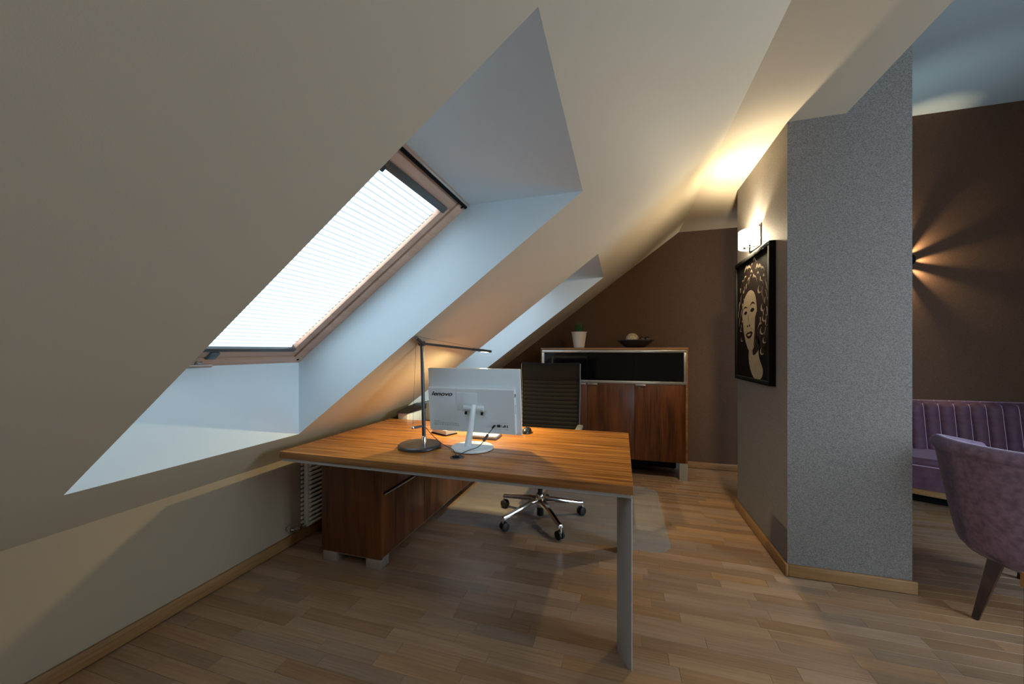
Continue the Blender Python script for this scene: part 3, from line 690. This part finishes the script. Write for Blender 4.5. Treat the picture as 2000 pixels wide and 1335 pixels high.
flat('printed_hair', [(.16, .34), (.20, .22), (.34, .11), (.52, .05), (.72, .10), (.88, .22), (.93, .38), (.90, .52), (.92, .66), (.80, .74), (.68, .70), (.62, .62), (.24, .62), (.14, .50)], 2, 'sepia2')
flat('printed_face', [(.22, .44), (.27, .34), (.38, .285), (.50, .28), (.60, .33), (.645, .43), (.655, .56), (.61, .68), (.52, .755), (.42, .755), (.32, .68), (.25, .57)], 3, 'sepia1')
flat('printed_cheek', [(.60, .50), (.655, .46), (.655, .57), (.62, .66), (.56, .72), (.585, .62)], 4, 'sepia2')
for (p) in ([(.265, .450), (.32, .432), (.37, .447), (.32, .462)], [(.455, .440), (.52, .420), (.58, .436), (.52, .452)]): flat('printed_eye', p, 4, 'sepia0')
for (p) in ([(.235, .420), (.30, .392), (.38, .408), (.30, .404)], [(.44, .402), (.52, .372), (.61, .398), (.52, .386)]): flat('printed_brow', p, 4, 'sepia2')
for (p) in ([(.365, .555), (.39, .548), (.40, .562), (.375, .566)], [(.425, .552), (.450, .545), (.455, .560), (.43, .564)], [(.405, .46), (.412, .50), (.405, .535), (.400, .50)]): flat('printed_nose', p, 4, 'sepia2')
flat('printed_lips', [(.33, .625), (.39, .606), (.42, .612), (.46, .602), (.53, .612), (.49, .645), (.42, .660), (.36, .648)], 4, 'sepia2')
flat('printed_teeth', [(.365, .628), (.42, .622), (.485, .624), (.42, .640)], 5, 'sepia1')
random.seed(5)
for k in range(46):
    t = (k % 23)/22; ring = k//23; a = PI*(1.16-1.42*t); rr_ = (.40 if ring else .30)+random.uniform(-.035, .035)
    cx, cz = .50+.02+rr_*math.cos(a), .40-rr_*.80*math.sin(a)
    w_, h_ = random.uniform(.022, .065), random.uniform(.006, .016); rr = a+PI/2+random.uniform(-.7, .7)
    flat('printed_curl', [(cx+w_*math.cos(q)*math.cos(rr)-h_*math.sin(q)*math.sin(rr), cz-w_*.7*math.cos(q)*math.sin(rr)+h_*math.sin(q)*math.cos(rr)+.012*math.cos(2*q)) for q in [i*PI/4 for i in range(8)]], 4, 'sepia1')
for (u, v, r_) in ((.80, .44, .05), (.83, .52, .045), (.78, .61, .05), (.84, .68, .04), (.78, .76, .045), (.17, .58, .03), (.20, .66, .035), (.72, .30, .05)):
    flat('printed_curl', [(u+r_*math.cos(q)*(1+.3*math.sin(3*q)), v+r_*.6*math.sin(q)) for q in [i*PI/4 for i in range(8)]], 4, 'sepia1')
    flat('printed_curl', [(u+r_*.34+r_*.85*math.cos(q), v-r_*.12+r_*.52*math.sin(q)) for q in [i*PI/3 for i in range(6)]], 5, 'sepia2')

# ------------------------------------------------------------------ wall lamp on the partition
SYC, SZ0, SZ1 = 3.03, 2.035, 2.155
sn = thing('wall_lamp', 'lit wall lamp with curved white glass shade on the grey partition above the portrait', 'wall lamp', (.92, SYC, 2.03))
MB().box(.912, .9198, SYC-.115, SYC+.115, SZ0-.012, SZ1+.012, .001).build('backplate', 'chrome', sn)
mb = MB(); n = 24
for k in range(n+1):
    a = PI*k/n
    for (rx, ry) in ((.096, .110), (.092, .106)):
        for z in (SZ0, SZ1): mb.v.append((.910-rx*math.sin(a), SYC-ry*math.cos(a), z))
for k in range(n):
    q = 4*k; r_ = q+4
    mb.f += [(q, q+1, r_+1, r_), (q+2, r_+2, r_+3, q+3), (q+1, q+3, r_+3, r_+1), (q, r_, r_+2, q+2)]
mb.build('glass_shade', 'shade', sn, smooth=60)
MB().tube([(.912, SYC-.06, SZ0-.006), (.835, SYC-.045, SZ0-.010)], .0035, 8).build('shade_clip', 'chrome', sn)
MB().lathe([(0, -.010), (.010, -.008), (.010, .004), (0, .006)], (.84, SYC-.045, SZ0-.010), 12).build('clip_knob', 'chrome', sn)
light('wall_lamp_bulb', 'POINT', (.858, SYC, SZ0+.055), 54, (1, .80, .52), shadow_soft_size=.022)
light('wall_lamp_up', 'SPOT', (.872, SYC-.02, SZ1-.03), 16, (1, .80, .50), target=(.845, SYC-.06, 2.7), spot_size=math.radians(62), spot_blend=.9, shadow_soft_size=.01)

# second wall lamp in the lounge: faceted dark fitting throwing thin fans of light over the wall
LX, LZ = 2.575, 2.150
s2 = thing('wall_lamp', 'small dark faceted wall lamp throwing fans of light on the brown lounge wall', 'wall lamp', (LX, YB, LZ))
HX = [(LX+.068*math.cos(math.radians(a)), LZ+.068*math.sin(math.radians(a))) for a in range(22, 382, 45)]
MB().prism(HX, 'y', 4.385, 4.420).build('cover', 'black', s2)
MB().prism([(LX+.03*math.cos(math.radians(a)), LZ+.03*math.sin(math.radians(a))) for a in range(0, 360, 45)], 'y', 4.420, YB-.0005).build('wall_mount', 'dark_metal', s2)
for k in range(9):
    a = math.radians(2+k*40); dx, dz = math.cos(a), math.sin(a)
    light('wall_lamp_beam', 'SPOT', (LX+.060*dx, 4.468, LZ+.060*dz), 55, (1, .76, .46), target=(LX+1.0*dx, 4.468+.055, LZ+1.0*dz), spot_size=math.radians(34), spot_blend=1, shadow_soft_size=.004)

# ------------------------------------------------------------------ radiator on the knee wall
rd = thing('radiator', 'white tubular radiator on the low wall behind the walnut cabinet', 'radiator', (-2.06, 2.4, .3))
RY0, RY1 = 2.02, 2.98
for y in (RY0+.02, RY1-.02): MB().box(-2.079, -2.047, y-.022, y+.022, .098, .565, .006).build('manifold', 'radiator', rd)
for k in range(15):
    z = .125+k*.0305
    MB().tube([(-2.030, RY0+.004, z), (-2.030, RY1-.004, z)], .0125, 10, flat=.85).build('tube', 'radiator', rd)
mb = MB()
for k in range(15): z = .125+k*.0305; mb.tube([(-2.094, RY0-.004, z), (-2.094, RY1, z)], .010, 8)
mb.build('rear_tubes', 'radiator', rd)
vl = MB().tube([(-2.063, RY0+.01, .110), (-2.063, 1.955, .110), (-2.063, 1.945, .120)], .010, 12).build('valve', 'brushed', rd)
MB().tube([(-2.063, 1.965, .118), (-2.035, 1.952, .130), (-2.022, 1.945, .134)], [.012, .014, .010], 12).build('valve_cap', 'chrome', vl)
MB().tube([(-2.098, 1.915, .128), (-2.070, 1.915, .128)], .014, 12).build('wall_rosette', 'chrome', vl)
MB().tube([(-2.072, 1.915, .128), (-2.063, 1.925, .124), (-2.063, 1.95, .112)], .008, 10).build('valve_pipe', 'chrome', vl)

# ------------------------------------------------------------------ lounge: banquette
so_ = thing('banquette_sofa', 'low aubergine velvet banquette with vertically channelled back along the lounge wall', 'sofa', (3.0, 4.1, 0))
front_p = [(1.98, 4.22), (2.18, 4.07), (2.36, 3.945), (2.54, 3.85), (2.80, 3.77), (3.20, 3.72), (3.76, 3.70)]
fp = [(p.x, p.y) for p in catmull([(*p, 0) for p in front_p], 5)]
def slab(z0, z1, off, back=4.44):
    P = [(x, y+off) for x, y in fp]+[(3.76, back), (1.98, back)]; return MB().prism(P, 'z', z0, z1)
slab(.092, .145, .012).build('base_rail', 'oak_trim', so_)
slab(0, .0915, .16).build('plinth', 'black', so_)
slab(.1455, .335, 0).build('seat_base', 'velvet_dark', so_)
mb = MB()
for z, o2 in ((.338, .004), (.350, -.006), (.375, -.006), (.395, .012), (.400, .04)): pass
prof = [(.336, .004), (.345, -.004), (.375, -.004), (.392, .008), (.398, .03)]
k0 = 0
for z, o2 in prof: mb.v += [(x, y+o2, z) for x, y in fp]
nf = len(fp)
for i in range(len(prof)-1):
    for j in range(nf-1): mb.f.append((i*nf+j, i*nf+j+1, (i+1)*nf+j+1, (i+1)*nf+j))
mb.add([(fp[0][0], fp[0][1]+.03, .398)]+[(x, y+.03, .398) for x, y in fp[1:]]+[(3.76, 4.44, .398), (1.98, 4.44, .398)], [tuple(range(nf+2))])
mb.build('seat_cushion', 'velvet_dark', so_, smooth=50)
MB().tube([(x, y-.006, .338) for x, y in fp], .004, 6).build('seat_piping', 'piping', so_)
cwid = .1085; chm = None
for k in range(16):
    x = 2.03+k*cwid
    if chm is None:
        def cf(u, v):
            z = .40+.435*v; bulge = .032*math.sin(PI*min(1, max(0, u)))**.6
            y = -.025+.055*v+(.06 if False else 0)
            if v > .9: bulge -= 0; y += .05*((v-.9)/.1)**2
            return (u*cwid, 4.355+y-bulge, z)
        o = MB().grid(cf, 10, 24).build('back_channel', 'velvet_dark', so_, smooth=70, fixn=False, local=True); chm = o.data
        for v in chm.vertices: v.co.y -= 4.1
    else: o = bpy.data.objects.new('back_channel', chm); C.objects.link(o); o.parent = so_
    o.location = (x-3.0, -.004*k*.4, 0)
mb = MB()
for k in range(17):
    x = 2.03+k*cwid
    mb.tube([(x, 4.355-.025+.055*v-.005-.0016*k+(.05*((v-.9)/.1)**2 if v > .9 else 0), .40+.435*v) for v in [i/16 for i in range(17)]], .0028, 5)
mb.build('back_piping', 'piping', so_)
MB().box(2.0, 3.765, 4.375, YB-.003, .145, .832, .01).build('back_frame', 'velvet_dark', so_)

# armchair with a rounded shell
ac = thing('tub_armchair', 'purple velvet tub armchair with dark tapered legs at the right edge', 'armchair', (2.02, 2.50, 0))
ACX, ACY, FA = 2.02, 2.50, math.radians(35)            # faces FA
def shell(u, v, inner=False):
    a = FA+PI+(u-.5)*math.radians(250); f_ = abs(u-.5)*2
    top = .800-.16*max(0, f_-.45)**1.3; z = .235+(top-.235)*v
    r_ = .275+.100*v**.8-(.055 if inner else 0); r_ *= 1+.06*max(0, f_-.6)
    if not inner and v < .12: r_ -= .05*(1-v/.12)**2
    return (ACX+r_*math.cos(a), ACY+r_*math.sin(a), z)
mb = MB().grid(lambda u, v: shell(u, v), 60, 24)
mb.grid(lambda u, v: shell(u, v, True), 60, 24)
for u in (0, 1):
    mb.grid(lambda a, b_, u=u: Vector(shell(u, b_)).lerp(Vector(shell(u, b_, True)), a), 2, 24)
mb.build('shell', 'velvet', ac, smooth=70)
rim = [Vector(shell(u/60, 1)).lerp(Vector(shell(u/60, 1, True)), .42)+Vector((0, 0, -.004)) for u in range(61)]
MB().tube(rim, .038, 14).build('rolled_rim', 'velvet', ac, smooth=70)
MB().tube([Vector(shell(u/60, .955))*1.0 for u in range(61)], .004, 6).build('rim_piping', 'velvet_dark', ac)
MB().lathe([(0, 0), (.22, 0), (.262, .02), (.262, .06), (0, .06)], (ACX, ACY, .235), 40).build('seat_base', 'velvet', ac)
MB().lathe([(0, 0), (.275, 0), (.29, .03), (.29, .10), (.262, .13), (0, .145)], (ACX+.02, ACY+.015, .30), 40).build('seat_cushion', 'velvet', ac, smooth=60)
for (dx, dy) in ((-.375, -.145), (.16, .34), (.36, .05), (.14, -.30)):
    f_ = Vector((ACX+dx, ACY+dy, 0)); tpv = Vector((ACX+dx*.72, ACY+dy*.72, .27))
    MB().tube([tuple(tpv), tuple(f_)], [.034, .016], 4).build('leg', 'darkwood', ac, smooth=20)

# table corner at the right edge
tb = thing('side_table', 'black legged table with warm wooden top, cut by the right edge of the picture', 'table', (1.3, .85, 0))
MB().box(.953, 1.75, .45, 1.244, .712, .75, .002).build('tabletop', 'walnut_side', tb)
for x in (.957, 1.70):
    for y in (.455, 1.195): MB().box(x, x+.045, y, y+.045, 0, .7115, .001).build('leg', 'black', tb)
MB().box(1.002, 1.70, .47, .485, .65, .7115).build('apron', 'black', tb, smooth=0); MB().box(1.002, 1.70, 1.215, 1.235, .65, .7115).build('apron', 'black', tb, smooth=0)
